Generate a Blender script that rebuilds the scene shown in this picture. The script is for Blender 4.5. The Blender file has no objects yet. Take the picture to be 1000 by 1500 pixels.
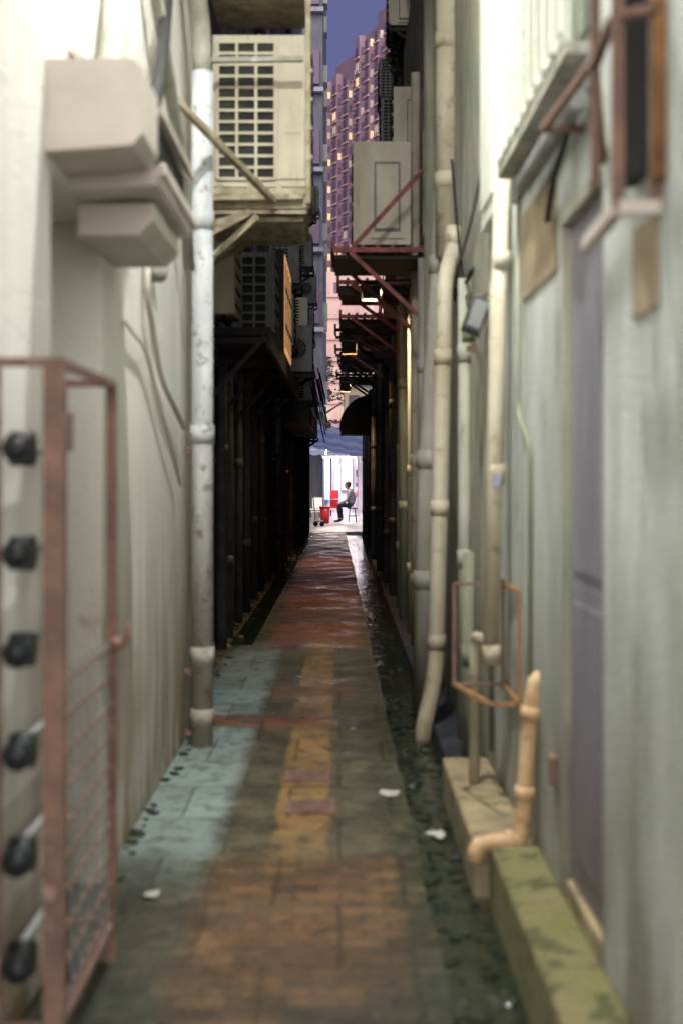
import bpy, math, random
from mathutils import Vector, Matrix
random.seed(7)
sc = bpy.context.scene
D = bpy.data

# ---------------------------------------------------------------- materials
def mat(name, c1, c2=None, scale=2.0, stretch=1.0, rough=.8, bump=.3, bscale=40, metal=0,
        grime=None, gz=(0, 1.2), gamt=.8, speck=None, specks=.55, specscale=9, emit=None, es=0, lo=.35, hi=.65, spec=.4, bands=None):
    m = D.materials.new(name); m.use_nodes = True
    nt = m.node_tree; N = nt.nodes; L = nt.links
    b = N['Principled BSDF']
    b.inputs['Roughness'].default_value = rough
    b.inputs['Metallic'].default_value = metal
    b.inputs['Specular IOR Level'].default_value = spec
    if c2 is None: c2 = tuple(v*.6 for v in c1)
    g = N.new('ShaderNodeNewGeometry')
    mp = N.new('ShaderNodeMapping'); mp.inputs['Scale'].default_value = (1, 1, stretch)
    L.new(g.outputs['Position'], mp.inputs['Vector'])
    n = N.new('ShaderNodeTexNoise'); n.inputs['Scale'].default_value = scale
    n.inputs['Detail'].default_value = 9; n.inputs['Roughness'].default_value = .62
    L.new(mp.outputs[0], n.inputs['Vector'])
    r = N.new('ShaderNodeMapRange'); r.inputs[1].default_value = lo; r.inputs[2].default_value = hi
    L.new(n.outputs[0], r.inputs[0])
    mx = N.new('ShaderNodeMix'); mx.data_type = 'RGBA'
    mx.inputs[6].default_value = (*c1, 1); mx.inputs[7].default_value = (*c2, 1)
    L.new(r.outputs[0], mx.inputs[0])
    out = mx.outputs[2]
    def over(out, fac, col):
        q = N.new('ShaderNodeMix'); q.data_type = 'RGBA'
        L.new(fac, q.inputs[0]); L.new(out, q.inputs[6]); q.inputs[7].default_value = (*col, 1)
        return q.outputs[2]
    if bands:   # rain streaks: (colour, scale, threshold)
        for (col, s_, th) in bands:
            m5 = N.new('ShaderNodeMapping'); m5.inputs['Scale'].default_value = (1, 1, .2)
            L.new(g.outputs['Position'], m5.inputs['Vector'])
            n5 = N.new('ShaderNodeTexNoise'); n5.inputs['Scale'].default_value = s_; n5.inputs['Detail'].default_value = 8; n5.inputs['Roughness'].default_value = .7
            L.new(m5.outputs[0], n5.inputs['Vector'])
            r5 = N.new('ShaderNodeMapRange'); r5.inputs[1].default_value = th; r5.inputs[2].default_value = th+.14; r5.inputs[4].default_value = .8
            L.new(n5.outputs[0], r5.inputs[0]); out = over(out, r5.outputs[0], col)
    if speck:
        n3 = N.new('ShaderNodeTexNoise'); n3.inputs['Scale'].default_value = specscale; n3.inputs['Detail'].default_value = 6
        n3.inputs['Roughness'].default_value = .7
        L.new(g.outputs['Position'], n3.inputs['Vector'])
        r3 = N.new('ShaderNodeMapRange'); r3.inputs[1].default_value = specks; r3.inputs[2].default_value = specks+.08; r3.inputs[4].default_value = .85
        L.new(n3.outputs[0], r3.inputs[0]); out = over(out, r3.outputs[0], speck)
    if grime:
        sp = N.new('ShaderNodeSeparateXYZ'); L.new(g.outputs['Position'], sp.inputs[0])
        ra = N.new('ShaderNodeMapRange'); ra.inputs[1].default_value = gz[0]; ra.inputs[2].default_value = gz[1]
        ra.inputs[3].default_value = 1; ra.inputs[4].default_value = 0
        L.new(sp.outputs[2], ra.inputs[0])
        n4 = N.new('ShaderNodeTexNoise'); n4.inputs['Scale'].default_value = 3.5; n4.inputs['Detail'].default_value = 7
        L.new(mp.outputs[0], n4.inputs['Vector'])
        r4 = N.new('ShaderNodeMapRange'); r4.inputs[1].default_value = .2; r4.inputs[2].default_value = .55
        L.new(n4.outputs[0], r4.inputs[0])
        mu = N.new('ShaderNodeMath'); mu.operation = 'MULTIPLY'; L.new(ra.outputs[0], mu.inputs[0]); L.new(r4.outputs[0], mu.inputs[1])
        mu2 = N.new('ShaderNodeMath'); mu2.operation = 'MULTIPLY'; L.new(mu.outputs[0], mu2.inputs[0]); mu2.inputs[1].default_value = gamt
        out = over(out, mu2.outputs[0], grime)
    L.new(out, b.inputs['Base Color'])
    if bump:
        n2 = N.new('ShaderNodeTexNoise'); n2.inputs['Scale'].default_value = bscale; n2.inputs['Detail'].default_value = 5
        L.new(g.outputs['Position'], n2.inputs['Vector'])
        bp = N.new('ShaderNodeBump'); bp.inputs['Strength'].default_value = bump; bp.inputs['Distance'].default_value = .02
        L.new(n2.outputs[0], bp.inputs['Height']); L.new(bp.outputs[0], b.inputs['Normal'])
    if emit:
        b.inputs['Emission Color'].default_value = (*emit, 1); b.inputs['Emission Strength'].default_value = es
    return m

M = {}
M['plaster'] = mat('cream_plaster', (.88,.86,.81), (.72,.70,.63), scale=1.3, stretch=.35, grime=(.20,.14,.06), gz=(-.1,1.8), gamt=1.0, bands=[((.46,.42,.33), 3.0, .60)], speck=(.5,.46,.38), specks=.64, specscale=3)
M['plaster2'] = mat('bluegrey_plaster', (.60,.64,.62), (.36,.39,.36), scale=2.6, stretch=.4, grime=(.11,.10,.05), gz=(0,1.4), gamt=.9, speck=(.22,.23,.17), specks=.59, specscale=2.6,
    bands=[((.15,.165,.12), 4.0, .56), ((.46,.33,.22), 3.2, .62), ((.76,.82,.84), 5.0, .57)])
M['concrete'] = mat('stained_concrete', (.54,.54,.46), (.28,.29,.22), scale=4, stretch=.3, grime=(.05,.055,.03), gz=(0,1.4), bands=[((.12,.13,.09), 5, .53)])
M['darkwall'] = mat('dark_wall', (.045,.05,.07), (.015,.016,.024), scale=5, stretch=.2, grime=(.010,.010,.012), gz=(0,2.5))  # near-black wall colour, darker towards the base
M['pillar'] = mat('dark_pillar', (.09,.10,.13), (.035,.038,.05), scale=5, stretch=.2, grime=(.010,.010,.012), gz=(0,2.0))  # slightly lighter than the wall, darker towards the base
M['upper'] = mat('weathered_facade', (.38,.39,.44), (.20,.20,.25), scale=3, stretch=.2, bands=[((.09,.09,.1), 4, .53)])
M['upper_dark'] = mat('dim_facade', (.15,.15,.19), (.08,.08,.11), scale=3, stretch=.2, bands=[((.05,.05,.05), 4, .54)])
M['pipe'] = mat('pvc_pipe', (.62,.58,.46), (.42,.37,.26), scale=5, stretch=.4, rough=.6, bump=.1, grime=(.14,.10,.05), gz=(0,1.2), gamt=1, speck=(.28,.22,.15), specks=.57, specscale=9)
M['pipe_grey'] = mat('grey_pipe', (.46,.45,.39), (.27,.26,.21), scale=5, stretch=.3, rough=.6, bump=.1, speck=(.66,.64,.62), specks=.61, specscale=5, grime=(.1,.08,.05), gz=(0,1.2))
M['pipe_white'] = mat('painted_iron_pipe', (.70,.72,.72), (.42,.44,.46), scale=7, stretch=.3, rough=.6, bump=.2, speck=(.22,.20,.18), specks=.55, specscale=13, grime=(.22,.17,.09), gz=(0,2.0))
M['pipe_orange'] = mat('clay_pipe', (.66,.48,.30), (.46,.29,.15), scale=9, rough=.6, bump=.15, speck=(.26,.16,.07), specks=.57, specscale=16)
M['pipe_dark'] = mat('dark_pipe', (.09,.095,.10), (.035,.04,.04), scale=6, rough=.5, bump=.1)
M['greenpipe'] = mat('green_dirty_pipe', (.34,.34,.24), (.15,.16,.11), scale=5, stretch=.2, grime=(.04,.04,.03), gz=(0,1.2))
M['rust'] = mat('rusty_steel', (.25,.145,.11), (.12,.075,.06), scale=9, rough=.85, speck=(.34,.23,.19), specks=.6)
M['rust_orange'] = mat('rust_orange', (.44,.22,.07), (.19,.095,.045), scale=12, rough=.8)
M['redpaint'] = mat('red_oxide_paint', (.40,.12,.11), (.16,.06,.06), scale=9, rough=.7)
M['ochre_steel'] = mat('ochre_painted_steel', (.52,.47,.34), (.27,.21,.13), scale=9, rough=.7, speck=(.13,.08,.05), specks=.57, specscale=14)
M['black'] = mat('black_steel', (.022,.02,.02), (.010,.010,.010), rough=.6)
M['blackrub'] = mat('black_rubber', (.012,.02,.022), (.008,.008,.008), rough=.5)
M['hole'] = mat('vent_interior', (.05,.055,.04), (.02,.02,.018), rough=.9, bump=0)
M['ac'] = mat('ac_cream', (.74,.70,.55), (.55,.50,.38), scale=4, stretch=.4, rough=.6, bump=.05, bands=[((.26,.20,.12), 7, .58)])
M['ac_grey'] = mat('ac_grey', (.30,.31,.31), (.17,.17,.18), scale=4, stretch=.4, rough=.6, bump=.05, bands=[((.10,.08,.06), 7, .55)])
M['sheet'] = mat('painted_sheet_metal', (.68,.62,.55), (.52,.46,.41), scale=2, rough=.6, bump=.05)
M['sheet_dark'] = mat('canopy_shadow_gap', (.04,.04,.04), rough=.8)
M['door'] = mat('grey_door', (.28,.27,.31), (.19,.185,.22), scale=3, stretch=.3, rough=.6, grime=(.09,.07,.06), gz=(0,1.2), bands=[((.36,.34,.38), 6, .58)])
M['brownpatch'] = mat('brown_render', (.38,.30,.20), (.27,.21,.14), scale=4)
M['whitebars'] = mat('white_painted_bars', (.86,.89,.80), (.72,.75,.65), scale=6, rough=.6)
M['dustglass'] = mat('frosted_glass', (.26,.30,.23), (.18,.21,.17), scale=3, rough=.4)
M['moss'] = mat('mossy_kerb', (.14,.15,.04), (.24,.20,.11), scale=4, rough=.9, bump=.8, bscale=60, speck=(.045,.06,.02), specks=.52, specscale=8)
M['ledge'] = mat('cement_ledge', (.37,.29,.17), (.18,.145,.09), scale=5, rough=.85, speck=(.07,.07,.035), specks=.56)
M['gutter'] = mat('wet_gutter', (.010,.018,.011), (.018,.028,.014), scale=9, rough=.12, bump=.9, bscale=7, spec=1.0)
M['mossground'] = mat('wet_moss_debris', (.015,.026,.011), (.03,.036,.017), scale=9, rough=.3, bump=1, bscale=40)
M['street'] = mat('street_paving', (.38,.34,.33), (.28,.25,.25), scale=3, rough=.35)
M['dirt'] = mat('ground_dirt', (.05,.05,.04), (.03,.03,.025), scale=3)
M['litter'] = mat('paper', (.50,.48,.42), (.34,.32,.27), rough=.8, bump=0)
M['tower'] = mat('tower_concrete', (.31,.19,.24), (.22,.14,.20), scale=.15, bump=0)
M['towerledge'] = mat('tower_ledge', (.62,.38,.39), (.46,.30,.34), scale=.2, bump=0)
M['win_dark'] = mat('window_dark', (.10,.07,.12), (.16,.10,.16), scale=.3, rough=.5, bump=0)
M['win_lit'] = mat('window_lit', (.8,.6,.3), bump=0, emit=(1,.72,.42), es=.58)
M['win_lit2'] = mat('window_lit_pale', (.6,.5,.4), bump=0, emit=(.8,.58,.52), es=.22)
M['haze_podium'] = mat('haze_painted_facade', (.66,.44,.40), (.50,.33,.31), scale=.2, bump=0)  # pink haze glow painted into the facade colour
M['beige'] = mat('beige_facade', (.55,.48,.36), (.45,.38,.28), scale=.8, bump=0)
M['shopwall'] = mat('shop_wall', (.66,.58,.72), (.48,.42,.56), scale=1.2, bump=0)
M['tarp_blue'] = mat('tarp_blue', (.48,.60,.80), (.36,.49,.70), scale=2, rough=.5, bump=.1)
M['tarp_white'] = mat('tarp_white', (.84,.86,.90), (.68,.72,.80), scale=2, rough=.5, bump=.1)
M['sticker'] = mat('faded_sticker', (.22,.29,.46), (.4,.42,.5), scale=30, bump=0)
M['red'] = mat('red_plastic', (.62,.03,.04), (.45,.02,.03), rough=.4, bump=0)
M['white'] = mat('white_plastic', (.8,.8,.8), (.65,.65,.65), rough=.4, bump=0)
M['tube'] = mat('fluorescent_tube', (1,1,1), bump=0, emit=(1,.93,.92), es=9)
M['sign'] = mat('lit_sign', (.8,.35,.15), (.5,.2,.08), scale=5, bump=0, emit=(1,.5,.22), es=.6)
M['skin'] = mat('skin', (.36,.22,.15), (.30,.18,.12), rough=.6, bump=0)
M['shirt'] = mat('grey_shirt', (.26,.27,.28), (.18,.18,.20), scale=6, bump=.2)
M['trousers'] = mat('dark_trousers', (.02,.02,.028), (.012,.012,.015), bump=.2)
M['hair'] = mat('black_hair', (.012,.01,.01), (.02,.015,.012), rough=.5, bump=.4)
M['leaf'] = mat('foliage_lit', (.20,.16,.055), (.08,.08,.03), scale=.8, bump=0)
M['leaf2'] = mat('foliage_dark', (.06,.06,.025), (.03,.035,.015), scale=.8, bump=0)
M['bark'] = mat('bark', (.10,.07,.05), (.06,.04,.03))
M['unseen_lampglass'] = mat('unseen_lamp_glass', (1,1,1), bump=0, emit=(1,.8,.55), es=1.2)

def path_material():
    m = D.materials.new('alley_paving'); m.use_nodes = True; nt = m.node_tree; N = nt.nodes; L = nt.links
    bs = N['Principled BSDF']
    g = N.new('ShaderNodeNewGeometry'); P = g.outputs['Position']
    def noise(scale, det=8, rough=.65, vec=None, col=False):
        n = N.new('ShaderNodeTexNoise'); n.inputs['Scale'].default_value = scale; n.inputs['Detail'].default_value = det; n.inputs['Roughness'].default_value = rough
        L.new(vec or P, n.inputs['Vector']); return n.outputs['Color' if col else 0]
    def mr(s, a, b, c=0., d=1.):
        r = N.new('ShaderNodeMapRange'); r.interpolation_type = 'SMOOTHSTEP'
        L.new(s, r.inputs[0])
        for i, v in enumerate((a, b, c, d)): r.inputs[i+1].default_value = v
        return r.outputs[0]
    def mul(a, b):
        q = N.new('ShaderNodeMath'); q.operation = 'MULTIPLY'
        for i, v in enumerate((a, b)):
            if isinstance(v, (int, float)): q.inputs[i].default_value = v
            else: L.new(v, q.inputs[i])
        return q.outputs[0]
    def mix(out, f, col, mode='MIX'):
        q = N.new('ShaderNodeMix'); q.data_type = 'RGBA'; q.blend_type = mode
        if isinstance(f, (int, float)): q.inputs[0].default_value = f
        else: L.new(f, q.inputs[0])
        L.new(out, q.inputs[6])
        if isinstance(col, tuple): q.inputs[7].default_value = (*col, 1)
        else: L.new(col, q.inputs[7])
        return q.outputs[2]
    wv = N.new('ShaderNodeVectorMath'); wv.operation = 'MULTIPLY_ADD'
    sb = N.new('ShaderNodeVectorMath'); sb.operation = 'SUBTRACT'; L.new(noise(3.2, 6, .7, col=True), sb.inputs[0]); sb.inputs[1].default_value = (.5,.5,.5)
    L.new(sb.outputs[0], wv.inputs[0]); wv.inputs[1].default_value = (.12,.4,0); L.new(P, wv.inputs[2])
    sp = N.new('ShaderNodeSeparateXYZ'); L.new(wv.outputs[0], sp.inputs[0]); X, Y = sp.outputs[0], sp.outputs[1]
    def band(s, a, b, w): return mul(mr(s, a-w, a+w), mr(s, b-w, b+w, 1, 0))
    n1, n2, n3 = noise(2.0), noise(9, 9, .7), noise(34, 5, .7)
    c = N.new('ShaderNodeMix'); c.data_type = 'RGBA'; L.new(mr(n1,.35,.65), c.inputs[0]); c.inputs[6].default_value = (.155,.13,.075,1); c.inputs[7].default_value = (.075,.07,.04,1)
    out = c.outputs[2]
    patchy = mr(n1,.28,.55)
    out = mix(out, mul(mul(band(X,-.50,.27,.06), mr(Y,5.4,5.7,1,0)), .8), (.22,.105,.04))
    out = mix(out, mul(mul(band(X,-.28,-.05,.015), band(Y,5.6,13.5,.4)), mul(patchy,.9)), (.40,.23,.08))
    out = mix(out, mul(mul(band(X,-.92,-.50,.06), band(Y,5.4,12.3,.5)), mr(n2,.2,.55,.45,.95)), (.34,.44,.42))  # pale cyan light streak painted into the paving colour
    out = mix(out, mul(mul(band(X,-.62,.24,.03), mr(Y,11.8,13.5)), .9), (.25,.085,.035))
    for (a, b, x0, x1, f) in ((8.45,8.9,-.8,-.06,.85),(9.7,10.1,-.5,.1,.6),(14.3,15,-.6,.15,.6),(17.5,18.3,-.6,0,.5),(6.95,7.2,-.28,-.04,.6),(6.3,6.5,-.25,0,.6)):
        out = mix(out, mul(mul(band(Y,a,b,.03), band(X,x0,x1,.015)), f), (.24,.09,.045) if a < 12 else (.08,.065,.055))
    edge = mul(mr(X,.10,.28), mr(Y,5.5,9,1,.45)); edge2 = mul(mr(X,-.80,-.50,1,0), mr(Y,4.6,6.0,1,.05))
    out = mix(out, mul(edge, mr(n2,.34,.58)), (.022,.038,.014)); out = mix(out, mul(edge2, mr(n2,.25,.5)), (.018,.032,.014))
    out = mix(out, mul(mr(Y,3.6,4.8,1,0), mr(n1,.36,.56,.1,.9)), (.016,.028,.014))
    br = N.new('ShaderNodeTexBrick'); br.inputs['Scale'].default_value = 1.0; br.inputs['Brick Width'].default_value = .46; br.inputs['Row Height'].default_value = .62
    br.inputs['Mortar Size'].default_value = .009; br.inputs['Mortar Smooth'].default_value = .6; br.inputs['Color1'].default_value = (1,1,1,1); br.inputs['Color2'].default_value = (.6,.6,.6,1); br.inputs['Mortar'].default_value = (.2,.22,.15,1)
    w2 = N.new('ShaderNodeVectorMath'); w2.operation = 'MULTIPLY_ADD'; L.new(sb.outputs[0], w2.inputs[0]); w2.inputs[1].default_value = (.03,.03,0); L.new(P, w2.inputs[2]); L.new(w2.outputs[0], br.inputs['Vector'])
    out = mix(out, .85, br.outputs['Color'], 'MULTIPLY')
    b2 = N.new('ShaderNodeTexBrick'); b2.inputs['Scale'].default_value = 1.0; b2.inputs['Brick Width'].default_value = .16; b2.inputs['Row Height'].default_value = .085
    b2.inputs['Mortar Size'].default_value = .008; b2.inputs['Mortar Smooth'].default_value = .6; b2.inputs['Color1'].default_value = (1,1,1,1); b2.inputs['Color2'].default_value = (.35,.35,.35,1); b2.inputs['Mortar'].default_value = (.3,.3,.24,1)
    L.new(w2.outputs[0], b2.inputs['Vector'])
    out = mix(out, mul(mr(Y,5.4,5.8,1,0), .85), b2.outputs['Color'], 'MULTIPLY')
    out = mix(out, mr(n2,.45,.68,0,.85), (.03,.028,.017)); out = mix(out, mr(n3,.56,.70,0,.5), (.28,.23,.15))
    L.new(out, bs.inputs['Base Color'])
    L.new(mr(noise(1.9, 6),.36,.62,.24,.7), bs.inputs['Roughness']); bs.inputs['Specular IOR Level'].default_value = .5
    bp = N.new('ShaderNodeBump'); bp.inputs['Strength'].default_value = .6; bp.inputs['Distance'].default_value = .02; L.new(n3, bp.inputs['Height'])
    bp2 = N.new('ShaderNodeBump'); bp2.inputs['Strength'].default_value = .5; bp2.inputs['Distance'].default_value = .02; L.new(n2, bp2.inputs['Height']); L.new(bp.outputs[0], bp2.inputs['Normal'])
    L.new(bp2.outputs[0], bs.inputs['Normal'])
    return m
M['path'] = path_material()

# ---------------------------------------------------------------- mesh builder
class B:
    def __init__(s, name): s.name = name; s.v = []; s.f = []; s.mi = []; s.mats = []; s.sm = []
    def m(s, k):
        if k not in s.mats: s.mats.append(k)
        return s.mats.index(k)
    def face(s, pts, k, smooth=False):
        o = len(s.v); s.v += [tuple(p) for p in pts]; s.f.append(tuple(range(o, o+len(pts)))); s.mi.append(s.m(k)); s.sm.append(smooth)
    def box(s, x0, x1, y0, y1, z0, z1, k):
        s.obox(Matrix.Translation(((x0+x1)/2, (y0+y1)/2, (z0+z1)/2)), (x1-x0, y1-y0, z1-z0), k); return s
    def obox(s, mtx, sz, k):
        o = len(s.v); a, b, c = sz[0]/2, sz[1]/2, sz[2]/2
        for p in [(-a,-b,-c),(a,-b,-c),(a,b,-c),(-a,b,-c),(-a,-b,c),(a,-b,c),(a,b,c),(-a,b,c)]:
            s.v.append(tuple(mtx @ Vector(p)))
        for f in [(0,3,2,1),(4,5,6,7),(0,1,5,4),(1,2,6,5),(2,3,7,6),(3,0,4,7)]:
            s.f.append(tuple(i+o for i in f)); s.mi.append(s.m(k)); s.sm.append(False)
    def beam(s, p, q, w, h, k):
        p, q = Vector(p), Vector(q); d = q-p
        if d.length < 1e-6: return
        r = d.to_track_quat('Z', 'Y').to_matrix().to_4x4()
        s.obox(Matrix.Translation((p+q)/2) @ r, (w, h, d.length), k)
    def cyl(s, p, q, r, k, seg=24, r2=None):
        p, q = Vector(p), Vector(q); d = q-p; r2 = r if r2 is None else r2
        m = d.to_track_quat('Z', 'Y').to_matrix(); o = len(s.v)
        for (c, rr) in ((p, r), (q, r2)):
            for i in range(seg):
                a = 2*math.pi*i/seg; s.v.append(tuple(c + m @ Vector((rr*math.cos(a), rr*math.sin(a), 0))))
        for i in range(seg):
            j = (i+1) % seg
            s.f.append((o+i, o+j, o+seg+j, o+seg+i)); s.mi.append(s.m(k)); s.sm.append(True)
        s.f.append(tuple(o+i for i in reversed(range(seg)))); s.mi.append(s.m(k)); s.sm.append(False)
        s.f.append(tuple(o+seg+i for i in range(seg))); s.mi.append(s.m(k)); s.sm.append(False)
    def tube(s, pts, r, k, fil=0, seg=14):
        pts = [Vector(p) for p in pts]
        if fil:
            out = [pts[0]]
            for i in range(1, len(pts)-1):
                a, b, c = pts[i-1], pts[i], pts[i+1]
                d1 = (a-b); d2 = (c-b); t = min(fil, d1.length*.45, d2.length*.45)
                P0 = b+d1.normalized()*t; P2 = b+d2.normalized()*t
                for u in range(7):
                    u /= 6; out.append(P0*(1-u)**2 + b*2*u*(1-u) + P2*u*u)
            out.append(pts[-1]); pts = out
        o = len(s.v); n = len(pts); up = None
        for i, p in enumerate(pts):
            t = (pts[min(i+1, n-1)]-pts[max(i-1, 0)]).normalized()
            if up is None: up = t.orthogonal().normalized()
            up = (up - t*up.dot(t)).normalized(); w = t.cross(up)
            for j in range(seg):
                a = 2*math.pi*j/seg; s.v.append(tuple(p + up*(r*math.cos(a)) + w*(r*math.sin(a))))
        for i in range(n-1):
            for j in range(seg):
                k2 = (j+1) % seg
                s.f.append((o+i*seg+j, o+i*seg+k2, o+(i+1)*seg+k2, o+(i+1)*seg+j)); s.mi.append(s.m(k)); s.sm.append(True)
        s.f.append(tuple(o+j for j in reversed(range(seg)))); s.mi.append(s.m(k)); s.sm.append(False)
        s.f.append(tuple(o+(n-1)*seg+j for j in range(seg))); s.mi.append(s.m(k)); s.sm.append(False)
    def sphere(s, c, r, k, sx=1, sy=1, sz=1, seg=16, rings=10):
        o = len(s.v)
        for i in range(rings+1):
            t = math.pi*i/rings
            for j in range(seg):
                a = 2*math.pi*j/seg
                s.v.append((c[0]+r*sx*math.sin(t)*math.cos(a), c[1]+r*sy*math.sin(t)*math.sin(a), c[2]+r*sz*math.cos(t)))
        for i in range(rings):
            for j in range(seg):
                j2 = (j+1) % seg
                s.f.append((o+i*seg+j, o+(i+1)*seg+j, o+(i+1)*seg+j2, o+i*seg+j2)); s.mi.append(s.m(k)); s.sm.append(True)
    def done(s, bevel=0, parent=None):
        me = D.meshes.new(s.name); me.from_pydata(s.v, [], s.f)
        for k in s.mats: me.materials.append(M[k])
        me.polygons.foreach_set('material_index', s.mi); me.polygons.foreach_set('use_smooth', s.sm); me.update()
        ob = D.objects.new(s.name, me); sc.collection.objects.link(ob)
        if bevel:
            md = ob.modifiers.new('bevel', 'BEVEL'); md.width = bevel; md.segments = 2; md.limit_method = 'ANGLE'
        if parent: ob.parent = parent
        return ob

# ---------------------------------------------------------------- ground
g = B('ground'); g.face([(-600,-200,-.16),(600,-200,-.16),(600,900,-.16),(-600,900,-.16)], 'dirt'); g.done()
def strip(name, pl, pr, z0, z1, k):
    b = B(name); n = len(pl)
    for i in range(n-1):
        a, c, d, e = pl[i], pr[i], pr[i+1], pl[i+1]
        b.face([(a[0],a[1],z1),(c[0],c[1],z1),(d[0],d[1],z1),(e[0],e[1],z1)], k)
        b.face([(c[0],c[1],z0),(d[0],d[1],z0),(d[0],d[1],z1),(c[0],c[1],z1)], k)
        b.face([(a[0],a[1],z0),(a[0],a[1],z1),(e[0],e[1],z1),(e[0],e[1],z0)], k)
    return b.done()
ys = [i*.35 for i in range(107)]; ys[-1] = 37.2
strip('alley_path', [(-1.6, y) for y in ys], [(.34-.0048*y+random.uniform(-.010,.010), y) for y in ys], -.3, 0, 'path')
s = B('street'); s.box(-60, 60, 37.2, 240, -.3, 0, 'street'); s.done()
gt = B('gutter')
gt.face([(.10,0,-.08),(.8,0,-.08),(.8,37.2,-.08),(.10,37.2,-.08)], 'gutter'); gt.done()
for (cx, cy) in ((-.16, 7.05), (-.13, 6.4)):
    b = B('drain_cover'); b.box(cx-.11, cx+.11, cy-.12, cy+.12, .002, .010, 'rust')
    for i in range(7): b.box(cx-.09, cx+.09, cy-.1+i*.03, cy-.085+i*.03, .011, .016, 'rust')
    b.done()
def scrap(x, y, r, z):
    b = B('litter_paper')
    pts = [(x+r*random.uniform(.5,1.3)*math.cos(a), y+r*random.uniform(.8,2.0)*math.sin(a), z+random.uniform(0,.012)) for a in [i*math.pi/4 for i in range(8)]]
    for i in range(8): b.face([(x,y,z+.012), pts[i], pts[(i+1)%8]], 'litter')
    b.done()
scrap(.24,6.65,.05,.006); scrap(.43,6.2,.05,-.07); scrap(-.66,5.05,.03,.006); scrap(.08,8.3,.02,.006); scrap(-.3,19,.03,.006)
b = B('gutter_debris')
for i in range(330):
    y = 3.2+7*random.random() if i < 200 else random.uniform(10, 36); x = random.uniform(.30, .52) if y < 24 else random.uniform(.22,.5); r = random.uniform(.008, .026 if y < 10 else .016)
    m4 = Matrix.Translation((x, y, -.08)) @ Matrix.Rotation(random.uniform(0,3),4,'Z') @ Matrix.Rotation(random.uniform(-.5,.5),4,'X')
    b.obox(m4, (r*2, r*3, r*.7), random.choice(['gutter','mossground','mossground']))
for i in range(260):
    y = random.uniform(5, 36); x = (-1.08+random.uniform(0,.2) if y<20 else -.85+random.uniform(0,.2)); r = random.uniform(.006, .02)
    if y < 9: x = -.86+random.uniform(0,.05)
    m4 = Matrix.Translation((x, y, .006)) @ Matrix.Rotation(random.uniform(0,3),4,'Z')
    b.obox(m4, (r*2, r*3, r*.7), random.choice(['gutter','mossground','mossground','ledge']) if y > 10 else 'mossground')
b.done(.003)
b = B('left_drain_channel'); b.face([(-.96,12.5,.004),(-.76,12.5,.004),(-.66,36.5,.004),(-.80,36.5,.004)], 'gutter'); b.done()
b = B('mossy_kerb'); b.box(.548, .725, 1.4, 5.22, -.16, .15, 'moss'); b.done(.015)
b = B('cement_ledge'); b.box(.50, .725, 5.30, 6.95, -.16, .12, 'ledge'); b.done(.015)
b = B('cement_ledge'); b.box(.56, .80, 7.0, 37, -.16, .01, 'pillar'); b.done(.01)

# ---------------------------------------------------------------- left buildings
b = B('plaster_building')
b.box(-6, -.87, 1.2, 4.3, 0, 13, 'plaster'); b.box(-6, -1.12, 4.3, 5.2, 0, 13, 'plaster')
b.box(-1.12, -.87, 4.3, 5.2, 2.42, 13, 'plaster'); b.box(-6, -.87, 5.2, 8.6, 0, 13, 'plaster')
b.done(.008)
b = B('shop_house')
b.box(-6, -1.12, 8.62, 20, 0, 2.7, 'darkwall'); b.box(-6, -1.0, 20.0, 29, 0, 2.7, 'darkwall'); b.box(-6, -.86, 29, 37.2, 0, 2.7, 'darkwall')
b.box(-6, -.97, 8.62, 37.2, 2.7, 14, 'upper')
y = 9.3
while y < 36.5:
    xw = -1.12 if y < 20 else (-1.0 if y < 29 else -.86)
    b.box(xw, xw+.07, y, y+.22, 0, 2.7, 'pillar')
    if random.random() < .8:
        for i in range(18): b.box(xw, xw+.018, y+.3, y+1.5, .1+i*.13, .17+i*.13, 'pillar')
        b.box(xw, xw+.10, y+.28, y+1.55, 2.42, 2.6, 'pillar')
    y += 1.75
for fl in range(3):
    for y in range(10, 36, 3):
        b.box(-.97, -.93, y, y+1.4, 3.8+fl*3, 5.0+fl*3, 'win_dark'); b.box(-.97, -.88, y-.1, y+1.5, 3.7+fl*3, 3.78+fl*3, 'upper')
b.done()
b = B('steel_canopy')
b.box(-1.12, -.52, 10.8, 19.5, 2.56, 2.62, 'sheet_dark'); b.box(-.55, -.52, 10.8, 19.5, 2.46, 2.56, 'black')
for y in (10.8, 12.4, 14, 15.6, 17.2, 18.8): b.beam((-1.1, y, 1.95), (-.56, y, 2.55), .035, .035, 'black'); b.beam((-1.1,y,2.52),(-.55,y,2.52),.04,.04,'black')
b.done()
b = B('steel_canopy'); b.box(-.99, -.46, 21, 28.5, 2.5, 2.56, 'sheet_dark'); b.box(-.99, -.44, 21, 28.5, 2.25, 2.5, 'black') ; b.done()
b = B('steel_canopy'); b.box(-.86, -.56, 29.5, 36, 2.45, 2.5, 'sheet_dark'); b.done()

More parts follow.
